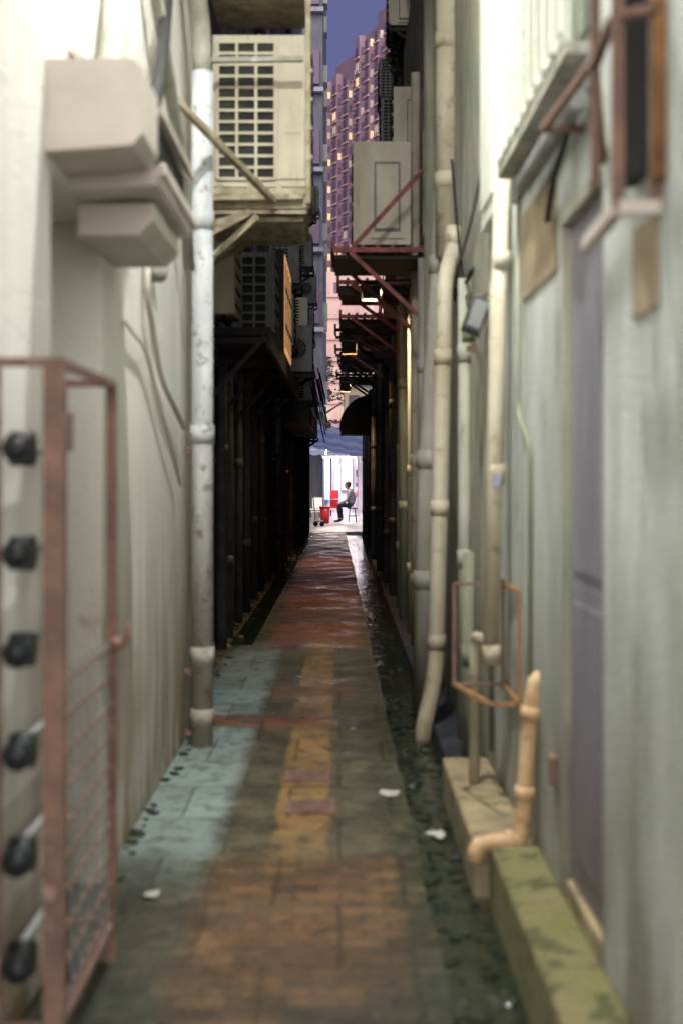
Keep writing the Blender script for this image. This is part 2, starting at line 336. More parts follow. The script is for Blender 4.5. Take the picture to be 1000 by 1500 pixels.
def pipe(name, x, y, z0, z1, r, k, xt=None, cols=(), fl=1.15):
    b = B(name); xt = x if xt is None else xt
    b.tube([(x,y,z0),(xt,y,z1)], r, k, seg=22)
    for z in cols:
        t = (z-z0)/(z1-z0); xx = x+(xt-x)*t
        b.cyl((xx,y,z-.05),(xx,y,z+.05), r*fl, k, 22)
        b.box(xx-.01+(-r*1.5 if x<0 else 0), xx+(.01 if x<0 else r*1.5), y-.012, y+.012, z-.1, z-.07, 'rust')
    return b.done()
pipe('iron_drain_pipe', -.755, 7.85, 0, 3.72, .060, 'pipe_white', cols=(.16,.5,1.72,2.9), fl=1.1)
b = B('iron_drain_pipe'); b.tube([(-.755,7.85,3.7),(-.76,7.85,3.95),(-.82,7.2,4.6),(-.83,6.3,5.4)], .055, 'pipe_grey', fil=.15); b.done()
for y in [9.1,9.9,10.7,12.2,13.1,14.4,15.5,17,18.3,19.6,21,22.4,24,26,28,30,32,34,36]:
    xw = -1.04 if y < 20 else (-.92 if y < 29 else -.80)
    pipe('drain_pipe', xw+random.uniform(0,.03), y, 0, 4.5, random.choice([.03,.04,.05]), random.choice(['pipe_dark','pipe_dark','pillar']), cols=(random.uniform(.5,2),))

b = B('wall_conduit')
b.tube([(-.84,6.7,2.45),(-.84,6.3,2.55),(-.84,6.2,2.3),(-.84,6.7,1.95),(-.83,7.6,1.75)], .014, 'sheet', fil=.15)
b.tube([(-.845,5.6,2.1),(-.845,6.2,2.05),(-.84,7.5,1.45)], .008, 'sheet', fil=.15); b.done()
b = B('wall_bell'); b.cyl((-.87,6.45,2.42),(-.80,6.45,2.42),.05,'pipe_grey'); b.sphere((-.80,6.45,2.42),.045,'pipe_grey',sx=.5); b.done()

def prism_y(b, prof, y0, y1, k):
    n = len(prof)
    b.face([(x,y0,z) for x,z in prof], k); b.face([(x,y1,z) for x,z in reversed(prof)], k)
    for i in range(n):
        (xa,za),(xb,zb) = prof[i], prof[(i+1)%n]
        b.face([(xa,y0,za),(xa,y1,za),(xb,y1,zb),(xb,y0,zb)], k)
b = B('sheet_metal_hood')
prism_y(b, [(-.87,2.73),(-.61,2.73),(-.58,2.70),(-.58,2.51),(-.61,2.475),(-.87,2.455)], 4.2, 4.55, 'sheet')
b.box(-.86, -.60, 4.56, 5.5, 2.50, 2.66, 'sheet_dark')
prism_y(b, [(-.87,2.88),(-.56,2.665),(-.56,2.645),(-.87,2.86)], 4.56, 5.6, 'sheet')
b.box(-.58,-.555,4.56,5.6,2.455,2.50,'sheet')
prism_y(b, [(-.87,2.49),(-.585,2.49),(-.585,2.43),(-.87,2.41)], 4.56, 5.6, 'sheet')
prism_y(b, [(-.87,2.405),(-.62,2.405),(-.62,2.35),(-.67,2.30),(-.87,2.30)], 4.75, 5.5, 'sheet')
b.done(.012)
b = B('hood_flue_pipe'); b.tube([(-.80,4.9,2.75),(-.80,5.1,3.1),(-.83,5.4,3.6),(-.83,5.5,4.6)], .05, 'pipe_grey', fil=.2)
b.tube([(-.75,5.4,2.7),(-.74,5.9,3.15),(-.80,6.6,3.7)], .03, 'black', fil=.2)
b.tube([(-.82,5.9,3.9),(-.80,6.6,3.4),(-.79,7.2,3.05),(-.80,7.6,2.6)], .03, 'pipe_grey', fil=.2); b.done()

b = B('meter_cage')
def fr(p, q, w=.03, k='rust'): b.beam(p, q, w, w, k)
xa, xb, y0, y1, zt = -.855, -.70, 3.55, 4.38, 1.78
b.beam((xb-.01,y0,0),(xb-.01,y0,zt),.05,.04,'rust'); fr((xb,y1,0),(xb,y1,zt),.03); fr((xa,y0,0),(xa,y0,zt),.02); fr((xa,y1,0),(xa,y1,zt))
for z in (zt,.12): fr((xa-.3,y0,z),(xb,y0,z),.022); fr((xb,y0,z),(xb,y1,z),.022); fr((xa,y1,z),(xb,y1,z),.022)
for i in range(10): b.beam((xb,y0+.05,.16+i*.09),(xb,y1-.02,.16+i*.09),.007,.007,'rust')
for i in range(7): b.beam((xb,y0+.08+i*.11,.14),(xb,y0+.08+i*.11,1.0),.007,.007,'ac_grey')
b.box(xb-.02,xb,y0+.03,y0+.2,1.56,1.66,'rust')
b.tube([(xb+.015,y1,.98),(xb+.05,y1-.02,.98),(xb+.05,y1-.02,1.05)],.010,'rust',fil=.02); b.sphere((xb+.02,y1-.02,.98),.022,'rust')
b.done()
for z in (1.565,1.30,1.055,.80,.535,.27):
    b = B('water_meter'); b.cyl((-.835,3.62,z),(-.775,3.62,z),.044,'blackrub',28); b.cyl((-.80,3.58,z),(-.80,3.53,z),.038,'blackrub',28); b.sphere((-.80,3.54,z),.032,'blackrub')
    b.tube([(-.83,3.66,z),(-.83,4.2,z)],.012,'ac_grey'); b.done()

# ---------------------------------------------------------------- air conditioners
def ac(name, x0, x1, y0, y1, z0, z1, k='ac', style='grid', gx=(.08,.66), nr=12, nc=3):
    b = B(name); b.box(x0, x1, y0, y1, z0, z1, k)
    W = x1-x0; H = z1-z0; e = .004
    if style == 'grid':
        a, c = x0+W*gx[0], x0+W*gx[1]; u, v = z0+H*.05, z1-H*.05
        b.box(a, c, y0-e, y0-.001, u, v, 'hole')
        for i in range(nc+1):
            xx = a+(c-a)*i/nc; b.box(xx-.009, xx+.009, y0-.024, y0-.005, u, v, k)
        for i in range(nr+1):
            zz = u+(v-u)*i/nr; b.box(a, c, y0-.02, y0-.006, zz-.009, zz+.009, k)
        b.box(c+.02, x1-.02, y0-.012, y0-.001, u, v, k); b.box(c+.05, x1-.06, y0-.018, y0-.013, u+H*.3, u+H*.55, k)
    if style == 'panel':
        b.box(x0+W*.30, x1-W*.12, y0-.016, y0-.001, z0+H*.06, z1-H*.14, k)
        b.box(x0+W*.36, x1-W*.18, y0-.0175, y0-.0165, z0+H*.12, z1-H*.20, 'ac_grey')
        b.box(x0+W*.40, x1-W*.22, y0-.034, y0-.018, z0+H*.15, z1-H*.23, k)
    if style == 'fan':
        cx, cz, r = x0+W*.42, (z0+z1)/2, min(W*.36, H*.4)
        b.cyl((cx,y0-.004,cz),(cx,y0-.001,cz),r,'hole',24)
        for q in range(1,5):
            rr = r*q/4; pts = [(cx+rr*math.cos(t*math.pi/12), y0-.015, cz+rr*math.sin(t*math.pi/12)) for t in range(25)]
            b.tube(pts, .006, k, seg=6)
        for q in range(8):
            t = q*math.pi/4; b.beam((cx,y0-.015,cz),(cx+r*math.cos(t),y0-.015,cz+r*math.sin(t)),.008,.008,k)
    xf = x1 if (x0+x1) < 0 else x0; sg = 1 if (x0+x1) < 0 else -1
    n = 9
    for i in range(n):
        zz = z0+H*(.12+.76*i/(n-1))
        b.box(min(xf,xf+sg*.012), max(xf,xf+sg*.012), y0+.06, y1-.06, zz-.012, zz+.012, k if i % 2 else 'hole')
    for xx in (x0+.06, x1-.1): b.box(xx, xx+.04, y0+.04, y1-.04, z0-.04, z0-.001, 'hole')
    b.done(.012)

def rack(name, xw, xo, y0, y1, z, k, drop=.5, up=0, slats=5):
    b = B(name)
    for y in (y0, y1):
        b.beam((xw,y,z),(xo,y,z),.04,.04,k); b.beam((xw,y,z-drop),(xo*.82+xw*.18,y,z-.02),.035,.035,k)
        if up: b.beam((xw,y,z+up),(xo*.8+xw*.2,y,z+.02),.035,.035,k)
    for i in range(slats):
        x = xo+(xw-xo)*i/(slats-1)*.92; b.beam((x,y0-.02,z+.03),(x,y1+.02,z+.03),.03,.02,k)
    b.beam((xo,y0-.03,z+.06),(xo,y1+.03,z+.06),.03,.03,k)
    b.done()

ac('air_conditioner', -.79, -.18, 8.9, 9.45, 3.30, 4.25, 'ac', 'grid', gx=(.05,.64), nr=12)
rack('ac_bracket', -.97, -.19, 8.75, 9.7, 3.24, 'ochre_steel', .35)
b = B('ac_cage_frame')
for z in (3.18, 4.02): b.beam((-.96,8.66,z),(-.22,8.66,z+.01),.04,.03,'ochre_steel' if z<4 else 'pipe_grey')
b.box(-.83,-.2,8.72,9.8,3.10,3.13,'ochre_steel'); b.box(-.80,-.18,8.70,8.74,3.13,3.2,'ochre_steel')
for i in range(5): b.beam((-.8,8.8+i*.22,3.075),(-.22,8.8+i*.22,3.075),.03,.03,'ochre_steel')
b.beam((-.87,7.05,3.42),(-.40,8.62,3.16),.035,.035,'ochre_steel')
b.beam((-.83,8.64,3.1),(-.83,8.64,4.8),.05,.05,'ochre_steel'); b.beam((-.19,8.66,3.15),(-.19,8.66,4.8),.03,.03,'ochre_steel')
b.beam((-.86,8.2,2.9),(-.55,8.66,3.1),.03,.03,'ochre_steel'); b.beam((-.97,8.7,2.65),(-.5,8.7,3.08),.035,.035,'ochre_steel')
for q in range(4):
    pts = [(-.5+ (.1+q*.09)*math.cos(t), 8.66, 4.5+.03*q+ (.06+q*.03)*math.sin(t)) for t in [math.pi*i/12+math.pi for i in range(13)]]
    b.tube(pts,.014,'ochre_steel',seg=6)
b.box(-.8,-.22,8.66,9.5,4.48,4.5,'ochre_steel')
b.done()
ac('air_conditioner', -.80, -.24, 8.9, 9.5, 4.56, 5.3, 'ac_grey', 'fan')
ac('air_conditioner', -1.02, -.54, 11.9, 12.6, 2.66, 3.36, 'ac_grey', 'grid', gx=(.42,.86), nr=8, nc=2)
rack('ac_bracket', -1.1, -.53, 11.8, 12.7, 2.60, 'black', .2)
ac('air_conditioner', -.95, -.78, 10.6, 11.2, 2.70, 3.3, 'ac', 'none')
b = B('lit_signboard'); b.box(-.60,-.52,13.4,15.2,2.62,3.62,'black'); b.box(-.519,-.512,13.45,15.15,2.66,3.58,'sign')
for i in range(4): b.box(-.511,-.505,13.5+i*.42,13.55+i*.42,2.7,3.5,'black')
for z in (2.9,3.25): b.box(-.511,-.507,13.45,15.1,z,z+.04,'black')
b.beam((-.97,13.6,3.3),(-.6,13.6,3.3),.03,.03,'black'); b.beam((-.97,15,3.3),(-.6,15,3.3),.03,.03,'black'); b.done()
for (y, x1, z0, z1, k) in ((16.5,-.53,3.0,3.6,'ac_grey'),(17.8,-.5,3.9,4.5,'ac_grey'),(20.0,-.38,2.95,3.6,'ac_grey'),(22.5,-.5,3.7,4.3,'ac'),(24,-.46,2.75,3.4,'ac_grey'),(27,-.52,3.6,4.2,'ac_grey'),(29,-.50,2.6,3.2,'ac_grey'),(31,-.56,4.4,5.1,'ac_grey'),(33,-.56,3.1,3.7,'ac'),(26,-.5,5.3,5.9,'ac_grey'),(34,-.56,5.6,6.3,'ac_grey'),(30,-.52,7,7.6,'ac_grey'),(35.5,-.56,2.4,3,'ac_grey'),(35,-.52,8,8.6,'ac_grey')):
    ac('air_conditioner', x1-.38, x1, y, y+.75, z0, z1, k, random.choice(['fan','grid'])); rack('ac_bracket', -.97, x1+.02, y, y+.8, z0-.06, 'black', .3)
b = B('hanging_cables')
for i in range(16):
    y = random.uniform(22, 30); x = -.42+random.uniform(-.12,.05); z = random.uniform(2.9, 3.6); pts = []; kk = random.uniform(.7,1.2)
    for t in range(13):
        a = t/12; pts.append((x+.14*math.sin(a*math.pi)*kk, y+a*.5, z-.65*kk*math.sin(a*math.pi)))
    b.tube(pts, .012, 'black', seg=6)
b.done()
def cable(p, q, sag, r=.01, k='black'):
    b = B('overhead_cable'); p = Vector(p); q = Vector(q)
    b.tube([tuple(p.lerp(q, t/16)-Vector((0,0,sag*4*(t/16)*(1-t/16)))) for t in range(17)], r, k, seg=6); b.done()
for i in range(10):
    ya = random.uniform(9, 26); cable((-.95,ya,random.uniform(2.9,5)), (-.93,ya+random.uniform(4,9),random.uniform(2.9,5)), random.uniform(.05,.3))
for i in range(12):
    ya = random.uniform(9, 26); cable((.69,ya,random.uniform(2.7,5)), (.69,ya+random.uniform(3,8),random.uniform(2.7,5)), random.uniform(.05,.3))
cable((.70,7.2,2.2),(.72,9.2,3.6),.25,.008); cable((.71,7.6,2.6),(.70,10.5,3.1),.2,.012); cable((.71,6.7,3.2),(.70,9.3,2.8),.2,.01,'ac_grey')

# ---------------------------------------------------------------- right buildings
b = B('rendered_building')
b.box(.725, 6, 1.2, 3.92, 0, 13, 'plaster2'); b.box(.77, 6, 3.92, 4.6, 0, 13, 'plaster2'); b.box(.725, .77, 3.92, 4.6, 2.34, 13, 'plaster2')
b.box(.725, .77, 3.92, 4.6, 0, .20, 'ledge'); b.box(.725, 6, 4.6, 6.9, 0, 13, 'plaster2'); b.box(.735, 6, 6.9, 9.6, 0, 13, 'concrete')
b.box(.717, .7245, 4.75, 5.6, 2.18, 2.52, 'brownpatch'); b.box(.719,.7245,3.22,3.5,1.88,2.1,'brownpatch')
b.done(.006)
b = B('grey_door'); b.box(.745, .765, 3.96, 4.57, .21, 2.3, 'door'); b.box(.739,.744,4.02,4.5,.3,1.1,'door'); b.box(.739,.744,4.02,4.5,1.2,2.2,'door')
b.box(.715,.765,4.573,4.60,.2,2.34,'concrete'); b.box(.71,.765,3.93,4.6,2.30,2.34,'concrete'); b.done()
b = B('window_grille')
b.box(.70,.7245,4.05,5.75,2.78,4.2,'dustglass')
for i in range(10): b.beam((.65,4.1+i*.18,2.74),(.65,4.1+i*.18,4.2),.03,.05,'whitebars')
for z in (2.76,3.5): b.beam((.65,4.08,z),(.65,5.75,z),.03,.03,'whitebars')
b.box(.64,.72,4.05,5.78,2.70,2.735,'concrete'); b.box(.70,.7245,4.0,5.8,2.60,2.695,'ac_grey')
b.done()
b = B('white_window_box'); b.box(.655,.724,6.0,6.6,2.62,4.8,'whitebars'); b.box(.645,.654,6.05,6.55,2.7,4.7,'whitebars'); b.done(.005)
# rusty hanging bracket: open angle-iron frame with a pipe and a diagonal strut
b = B('rusty_bracket_frame')
x0,x1,y0,y1,z0,z1 = .625,.72,3.2,3.48,2.10,2.95
b.box(x0+.04,x1,y0+.12,y1,z0+.1,z1,'sheet_dark')
for (x,y) in ((x0,y0),(x1-.01,y0)): b.beam((x,y,z0),(x,y,z1),.026,.026,'rust')
b.tube([(x1-.005,y0-.03,z1),(x1-.005,y0-.03,z0+.06)],.018,'rust_orange',seg=12)
b.beam((x0,y0,z0),(x0,y1+.1,z0-.02),.03,.03,'sheet'); b.beam((x0,y0,z0),(x1,y0,z0),.03,.03,'sheet')
b.beam((x0,y1,2.2),(x0,y1,z1),.02,.02,'rust')
b.tube([(.72,3.9,2.36),(x0,3.5,2.50),(x0-.01,3.2,2.53),(.70,3.15,2.53)],.014,'rust',fil=.04,seg=10); b.beam((x0,y1,2.52),(.60,4.2,2.52),.02,.02,'rust'); b.beam((.60,4.2,2.52),(.72,4.2,2.52),.02,.02,'rust')
b.done()
b = B('roller_awning'); b.cyl((.67,4.0,2.56),(.67,5.2,2.56),.03,'ac_grey'); b.tube([(.7,4.1,2.62),(.66,4.4,2.42),(.7,4.8,2.36)],.012,'black'); b.done()
b = B('wall_conduit'); b.tube([(.715,5.35,.3),(.715,5.35,1.6),(.715,5.7,1.75),(.715,5.7,2.6)],.008,'greenpipe',fil=.06); b.tube([(.717,6.7,.2),(.717,6.7,2.9)],.016,'greenpipe'); b.done()
b = B('wall_switch_box'); b.box(.70,.724,4.72,4.8,.46,.56,'rust'); b.done(.004)

b = B('plastic_drain_pipe')
b.tube([(.70,8.7,3.02),(.695,8.7,2.88),(.625,8.5,2.66),(.62,8.5,2.3),(.575,8.5,.30),(.50,8.45,.0),(.49,8.45,-.12)], .050, 'pipe', fil=.14, seg=22)
for x,z in ((.70,2.95),(.617,2.2),(.598,1.3),(.58,.5)): b.cyl((x,8.7 if z>2.9 else 8.5,z-.045),(x,8.7 if z>2.9 else 8.5,z+.045),.055,'pipe')
b.done()
b = B('iron_drain_pipe')
b.tube([(.565,9.5,-.1),(.595,9.5,1.5),(.68,9.5,2.9),(.76,9.5,4.9),(.77,9.5,6)], .080, 'pipe_grey', seg=22, fil=.1)
for x,z in ((.58,.8),(.60,1.6),(.68,2.9),(.73,4.1)): b.cyl((x,9.5,z-.06),(x,9.5,z+.06),.088,'pipe_grey')
b.done()
pipe('iron_drain_pipe', .695, 9.2, 2.9, 6, .078, 'pipe', xt=.70, cols=(3.4,4.3), fl=1.08)
b = B('iron_drain_pipe'); b.tube([(.60,6.35,.1),(.603,6.35,.78),(.65,6.0,.78),(.655,6.0,1.0),(.69,6.0,2.75)], .024, 'pipe', fil=.05, seg=16)
b.tube([(.635,6.0,.72),(.655,6.0,1.6),(.685,6.0,2.75)], .034, 'pipe', seg=18)
for x,z in ((.64,.74),(.66,1.5),(.68,2.4)): b.cyl((x,6,z-.04),(x,6,z+.04),.038,'pipe')
b.box(.64,.672,5.962,5.966,1.45,1.5,'sticker'); b.done()
for (x,y,r,k,z1) in ((.66,7.3,.03,'greenpipe',1.1),(.70,8.0,.035,'concrete',2.6),(.66,10.4,.045,'greenpipe',5),(.665,11.2,.05,'pipe_grey',3.2),(.66,12.4,.04,'pipe',5),(.68,13.3,.045,'pipe',3.1),(.66,14.6,.05,'greenpipe',5),(.67,15.8,.04,'greenpipe',5),(.66,17.5,.05,'pipe_dark',5),(.65,19.5,.05,'pipe_dark',4),(.62,22,.05,'pipe_dark',4),(.60,25,.05,'pipe_dark',3),(.58,29,.05,'pipe_dark',3),(.58,33,.05,'pipe_dark',3)):
    pipe('drain_pipe', x, y, -.1, z1, r, k, cols=(random.uniform(.4,1.2), random.uniform(1.5,2.5)))
b = B('rusty_pipe_bracket')
yb = 6.1
for (p,q) in (((.49,yb,1.03),(.77,yb,1.03)),((.49,yb,.60),(.77,yb,.60)),((.70,yb,.58),(.70,yb,1.05)),((.49,yb,.60),(.49,yb,1.03)),((.60,5.7,.58),(.72,5.7,.58)),((.60,5.7,.58),(.49,yb,.60)),((.72,5.7,.58),(.72,5.7,1.03)),((.72,5.7,1.03),(.70,yb,1.03)),((.72,5.7,.58),(.70,yb,.60))):
    b.beam(p, q, .014, .014, 'rust_orange' if p[1] < 6 else 'rust')
b.done()
b = B('clay_waste_pipe')
b.tube([(.74,5.2,.76),(.715,5.2,.74),(.70,5.2,.66),(.665,5.2,.20),(.655,5.2,.165),(.50,5.15,.16),(.49,5.15,.10)], .032, 'pipe_orange', fil=.05, seg=18)
b.cyl((.675,5.2,.31),(.679,5.2,.36),.039,'pipe_orange'); b.cyl((.695,5.2,.6),(.70,5.2,.65),.039,'pipe_orange'); b.cyl((.60,5.19,.163),(.63,5.195,.163),.039,'pipe_orange'); b.done()
b = B('wall_lamp_box'); b.obox(Matrix.Translation((.67,7.0,2.28)) @ Matrix.Rotation(.35,4,'Y'), (.09,.2,.17), 'pipe_dark'); b.obox(Matrix.Translation((.67,7.0,2.28)) @ Matrix.Rotation(.35,4,'Y'), (.07,.204,.14), 'ac_grey'); b.beam((.73,7,2.40),(.68,7,2.36),.03,.03,'rust'); b.done(.008)

b = B('tenement_building')
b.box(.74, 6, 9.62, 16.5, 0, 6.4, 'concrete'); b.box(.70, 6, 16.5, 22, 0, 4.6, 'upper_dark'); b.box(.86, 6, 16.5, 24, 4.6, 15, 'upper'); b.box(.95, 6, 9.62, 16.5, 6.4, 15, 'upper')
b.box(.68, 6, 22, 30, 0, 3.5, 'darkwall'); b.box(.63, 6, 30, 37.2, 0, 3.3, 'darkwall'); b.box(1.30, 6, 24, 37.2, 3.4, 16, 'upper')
for y in (10.1,12,14,15.6,17.6,19.6,21.4):
    b.box(.66 if y>16 else .70, .74, y, y+.18, 0, 4.4, 'concrete' if y < 16 else 'pillar')
for y in (10.6,12.6,14.5):
    b.box(.715,.739,y,y+1.1,3.7,4.9,'win_dark')
    for i in range(9): b.box(.70,.714,y,y+1.1,3.72+i*.13,3.76+i*.13,'upper')
for y in range(17,23,2):
    for z in (5,7.5,10,12.5): b.box(.845,.859,y,y+1.2,z,z+1.3,'win_dark'); b.box(.80,.859,y-.1,y+1.3,z-.12,z-.02,'upper')
for y in range(25,36,3):
    for z in (4.4,7.2,10,12.8): b.box(1.26,1.299,y,y+1.5,z,z+1.4,'win_dark'); b.box(1.2,1.299,y-.1,y+1.6,z-.12,z-.02,'upper')
b.done()
ac('air_conditioner', .115, .60, 12.0, 12.6, 3.44, 4.31, 'ac', 'panel')
rack('ac_bracket', .74, -.055, 11.6, 12.7, 3.33, 'redpaint', .62, .72, 7)
b = B('bracket_tray'); b.box(-.04,.7,11.65,12.68,3.27,3.30,'black'); b.done()
for (y,z,k) in ((14.2,3.42,'redpaint'),(16.2,3.30,'redpaint'),(18.3,3.36,'black'),(20.5,3.3,'redpaint'),(22.8,3.32,'black'),(25,3.25,'black')):
    rack('ac_bracket', .72, -.03+random.uniform(-.03,.05), y, y+1.0, z, k, .45, 0, 8)
    b = B('bracket_tray'); b.box(.02,.7,y+.05,y+.95,z-.12,z-.08,'black')
    for i in range(6): b.box(.0,.66,y+.1+i*.14,y+.13+i*.14,z-.08,z-.02,'black')
    b.done()
for (x0,y,z0,z1,k,st) in ((.40,14.4,3.75,4.3,'ac_grey','fan'),(.50,13.2,4.5,5.1,'ac','panel'),(.48,16.6,4.6,5.2,'ac_grey','grid'),(.54,18.5,5.8,6.4,'ac_grey','grid'),(.57,20,4.7,5.3,'ac','panel'),(.60,21.5,7.2,7.8,'ac_grey','grid'),(.30,23.5,3.5,3.9,'black','grid'),(.90,27,5,5.6,'ac_grey','grid'),(.95,31,6.6,7.2,'ac_grey','fan'),(.95,34,4.6,5.2,'ac_grey','grid'),(.60,17.4,7.0,7.5,'ac','panel')):
    ac('air_conditioner', x0, x0+.34, y, y+.7, z0, z1, k, st)
    if z0 > 4.3: rack('ac_bracket', x0+.5, x0, y, y+.7, z0-.06, 'black', .3)
b = B('dome_awning'); n = 10; cx, cz, rx, rz = .60, 2.34, .60, .62
prev = None
for i in range(n+1):
    a = math.pi/2*i/n; p = (cx-rx*math.sin(a), cz+rz*math.cos(a))
    if prev: b.face([(prev[0],26,prev[1]),(p[0],26,p[1]),(p[0],27.4,p[1]),(prev[0],27.4,prev[1])],'black',True); b.face([(cx,26,cz),(p[0],26,p[1]),(prev[0],26,prev[1])],'black'); b.face([(cx,27.4,cz),(prev[0],27.4,prev[1]),(p[0],27.4,p[1])],'black')
    prev = p
b.box(.02,.6,26,27.4,2.24,2.335,'black'); b.done()
def foliage(b, c, rad, n, s, ks):
    for i in range(n):
        d = Vector((random.gauss(0,1),random.gauss(0,1),random.gauss(0,1))).normalized()*(random.random()**.45)
        p = Vector(c)+Vector((d.x*rad[0],d.y*rad[1],d.z*rad[2])); r = Matrix.Rotation(random.uniform(0,6),3,'Z') @ Matrix.Rotation(random.uniform(-1.2,1.2),3,'X')
        w = s*random.uniform(.6,1.3)
        b.face([p+r@Vector((-w/2,0,0)),p+r@Vector((0,-w*.3,0)),p+r@Vector((w*.6,0,0)),p+r@Vector((0,w*.3,0))], random.choice(ks))
b = B('wall_shrub')
for c,r in (((.80,18.4,7.0),(.2,.35,.3)),((.72,17.8,6.7),(.14,.3,.2)),((.78,19,7.4),(.12,.3,.25))): foliage(b, c, r, 150, .08, ['leaf','leaf2'])
for i in range(5): b.cyl((.86,18.2+i*.2,6.5),(.78,18+i*.25,7.2),.012,'bark',6,.005)
b.done()
b = B('wall_shrub'); foliage(b, (.70,9.0,2.75), (.05,.15,.15), 60, .05, ['leaf']); b.cyl((.73,9,2.6),(.7,9,2.8),.006,'bark',6); b.done()

# ---------------------------------------------------------------- far street
b = B('tenement_building'); b.box(-14,-.58,50,64,0,26,'upper_dark')
for z in range(0,8):
    zz = 4+z*2.8
    for x in (-1.0,-1.8,-2.7): b.box(x-.1,x+.3,49.85,49.99,zz,zz+1.2,'win_dark' if random.random()<.8 else 'win_lit2')
    b.box(-4,-.55,49.7,49.99,zz-.3,zz-.15,'upper'); b.box(-.58,-.42,50.4,51.2,zz+.2,zz+.8,'ac_grey'); b.box(-.58,-.46,53.4,54.2,zz+.1,zz+.7,'ac_grey')
b.done()
b = B('beige_building'); b.box(.25,8,70,80,0,6.3,'beige')
for i in range(3): b.box(.5+i*.9,1.0+i*.9,69.9,69.99,4.2,5.4,'win_dark')
b.box(.2,8,69.7,69.99,5.9,6.1,'ledge'); b.done()
b = B('haze_podium_block'); b.box(-16,12,200,215,0,30,'haze_podium')  # added block, its fog-pink colour stands for haze below the towers
for z in range(3,29,3):
    for x in range(-8,6,1): b.box(x+.2,x+.75,199.9,199.99,z,z+1.5,random.choice(['win_dark','haze_podium','haze_podium','towerledge','win_lit2']))
    b.box(-16,12,199.6,199.99,z-.6,z-.3,'towerledge')
b.done()
def tower(name, p0, p1, zt, thick, cols, bays):
    p0, p1 = Vector((*p0,0)), Vector((*p1,0)); u = (p1-p0); Ln = u.length; u.normalize(); nrm = Vector((u.y,-u.x,0))
    if nrm.dot(-p0) < 0: nrm = -nrm
    b = B(name)
    R = Matrix((( u.x,nrm.x,0,0),(u.y,nrm.y,0,0),(0,0,1,0),(0,0,0,1)))
    def lb(a,c,d0,d1,z0,z1,k):
        m4 = Matrix.Translation(p0+u*((a+c)/2)+nrm*((d0+d1)/2)+Vector((0,0,(z0+z1)/2))) @ R; b.obox(m4,(abs(c-a),abs(d1-d0),z1-z0),k)
    lb(0,Ln,-thick,0,0,zt,'tower'); w = Ln/cols
    lb(Ln*.3,Ln*.7,-thick*.6,-2,zt,zt+4,'tower')
    for c in range(cols):
        a = c*w; d = 1.3 if c % bays == 0 else .05
        if d > 1: lb(a+.1*w,a+.9*w,0.01,d,0,zt-random.choice([0,3]),'tower')
        z = 4
        while z < zt-3:
            k = 'win_dark' if random.random() < .86 else random.choice(['win_lit','win_lit2','win_lit2'])
            lb(a+.22*w,a+.78*w,d+.01,d+.12,z,z+1.5,k)
            lb(a+.02*w,a+.98*w,d+.01,d+.35,z-.75,z-.4,'towerledge')
            if d > 1:
                m4 = Matrix.Translation(p0+u*(a+.1*w-.06)+nrm*(d*.5)+Vector((0,0,z+.75))) @ R; b.obox(m4,(.1,d*.5,1.4),random.choice(['win_dark','win_dark','win_dark','win_dark','win_lit2','win_lit']))
            z += 2.9
    b.done()
tower('apartment_tower', (10.2,258), (3.4,279), 86, 16, 8, 2)
tower('apartment_tower', (5.2,288), (-6,318), 86, 16, 10, 2)
b = B('tree')
b.cyl((-1.2,88,0),(-1.0,88,5),.22,'bark',10,.12)
for i in range(6): b.cyl((-1.0,88,4+i*.3),(-1+random.uniform(-2,2),88+random.uniform(-1,1),6+random.uniform(0,2)),.08,'bark',6,.02)
for i in range(30): foliage(b, (-1+random.uniform(-2.6,2.2),88+random.uniform(-1.5,1.5),5.6+random.uniform(-1.6,3)), (.7,.7,.5), 150, .22, random.choice([['leaf'],['leaf','leaf2'],['leaf2']]))
b.done()
b = B('shop_front'); b.box(-6,6,56,62,0,2.9,'shopwall')
for i in range(12): b.box(-3+i*.5,-2.98+i*.5+.04,55.9,55.99,0,2.8,'ac_grey')
b.box(-.75,-.35,55.8,55.98,.5,2.1,'tarp_blue'); b.box(.1,.5,55.8,55.98,.9,1.9,'tarp_white'); b.box(-6,6,55.6,55.98,2.6,2.9,'tarp_white'); b.box(-.2,.05,55.75,55.97,0,1.9,'shopwall')
for z in (.6,1.0,1.4,1.8):
    b.box(-1.3,-.8,55.4,55.75,z,z+.03,'ac_grey'); b.box(.62,1.2,55.4,55.75,z,z+.03,'ac_grey')
    for i in range(4):
        b.box(-1.28+i*.12,-1.2+i*.12,55.45,55.6,z+.03,z+.03+random.uniform(.1,.28),random.choice(['red','white','tarp_blue','ochre_steel']))
        b.box(.64+i*.12,.72+i*.12,55.45,55.6,z+.03,z+.03+random.uniform(.1,.28),random.choice(['red','white','tarp_blue','ochre_steel','black']))
b.done()
def tarp(name, xa, xb, ya, yb, za, zb, sag, stripes, rise, nx=28, ny=8):
    b = B(name)
    def P(i,j):
        u,v = i/nx, j/ny; return (xa+(xb-xa)*u, ya+(yb-ya)*v, za+(zb-za)*u-sag*4*u*(1-u)+rise*v-.25*rise*math.sin(v*math.pi)+.03*math.sin(u*40+v*3))
    for i in range(nx):
        for jn in range(ny): b.face([P(i,jn),P(i+1,jn),P(i+1,jn+1),P(i,jn+1)], stripes[(jn)%len(stripes)], True)
    for x in (xa,xb): b.cyl((x,ya,0),(x,ya,(za if x==xa else zb)),.025,'black',8)
    b.done()
tarp('market_tarp', -1.5, 1.7, 41.2, 43.6, 2.50, 1.85, .08, ['tarp_blue','tarp_white','tarp_blue','tarp_white'], .75)
tarp('market_tarp', -1.2, 1.9, 47, 50, 2.2, 2.5, .2, ['tarp_white','tarp_blue'], .6)
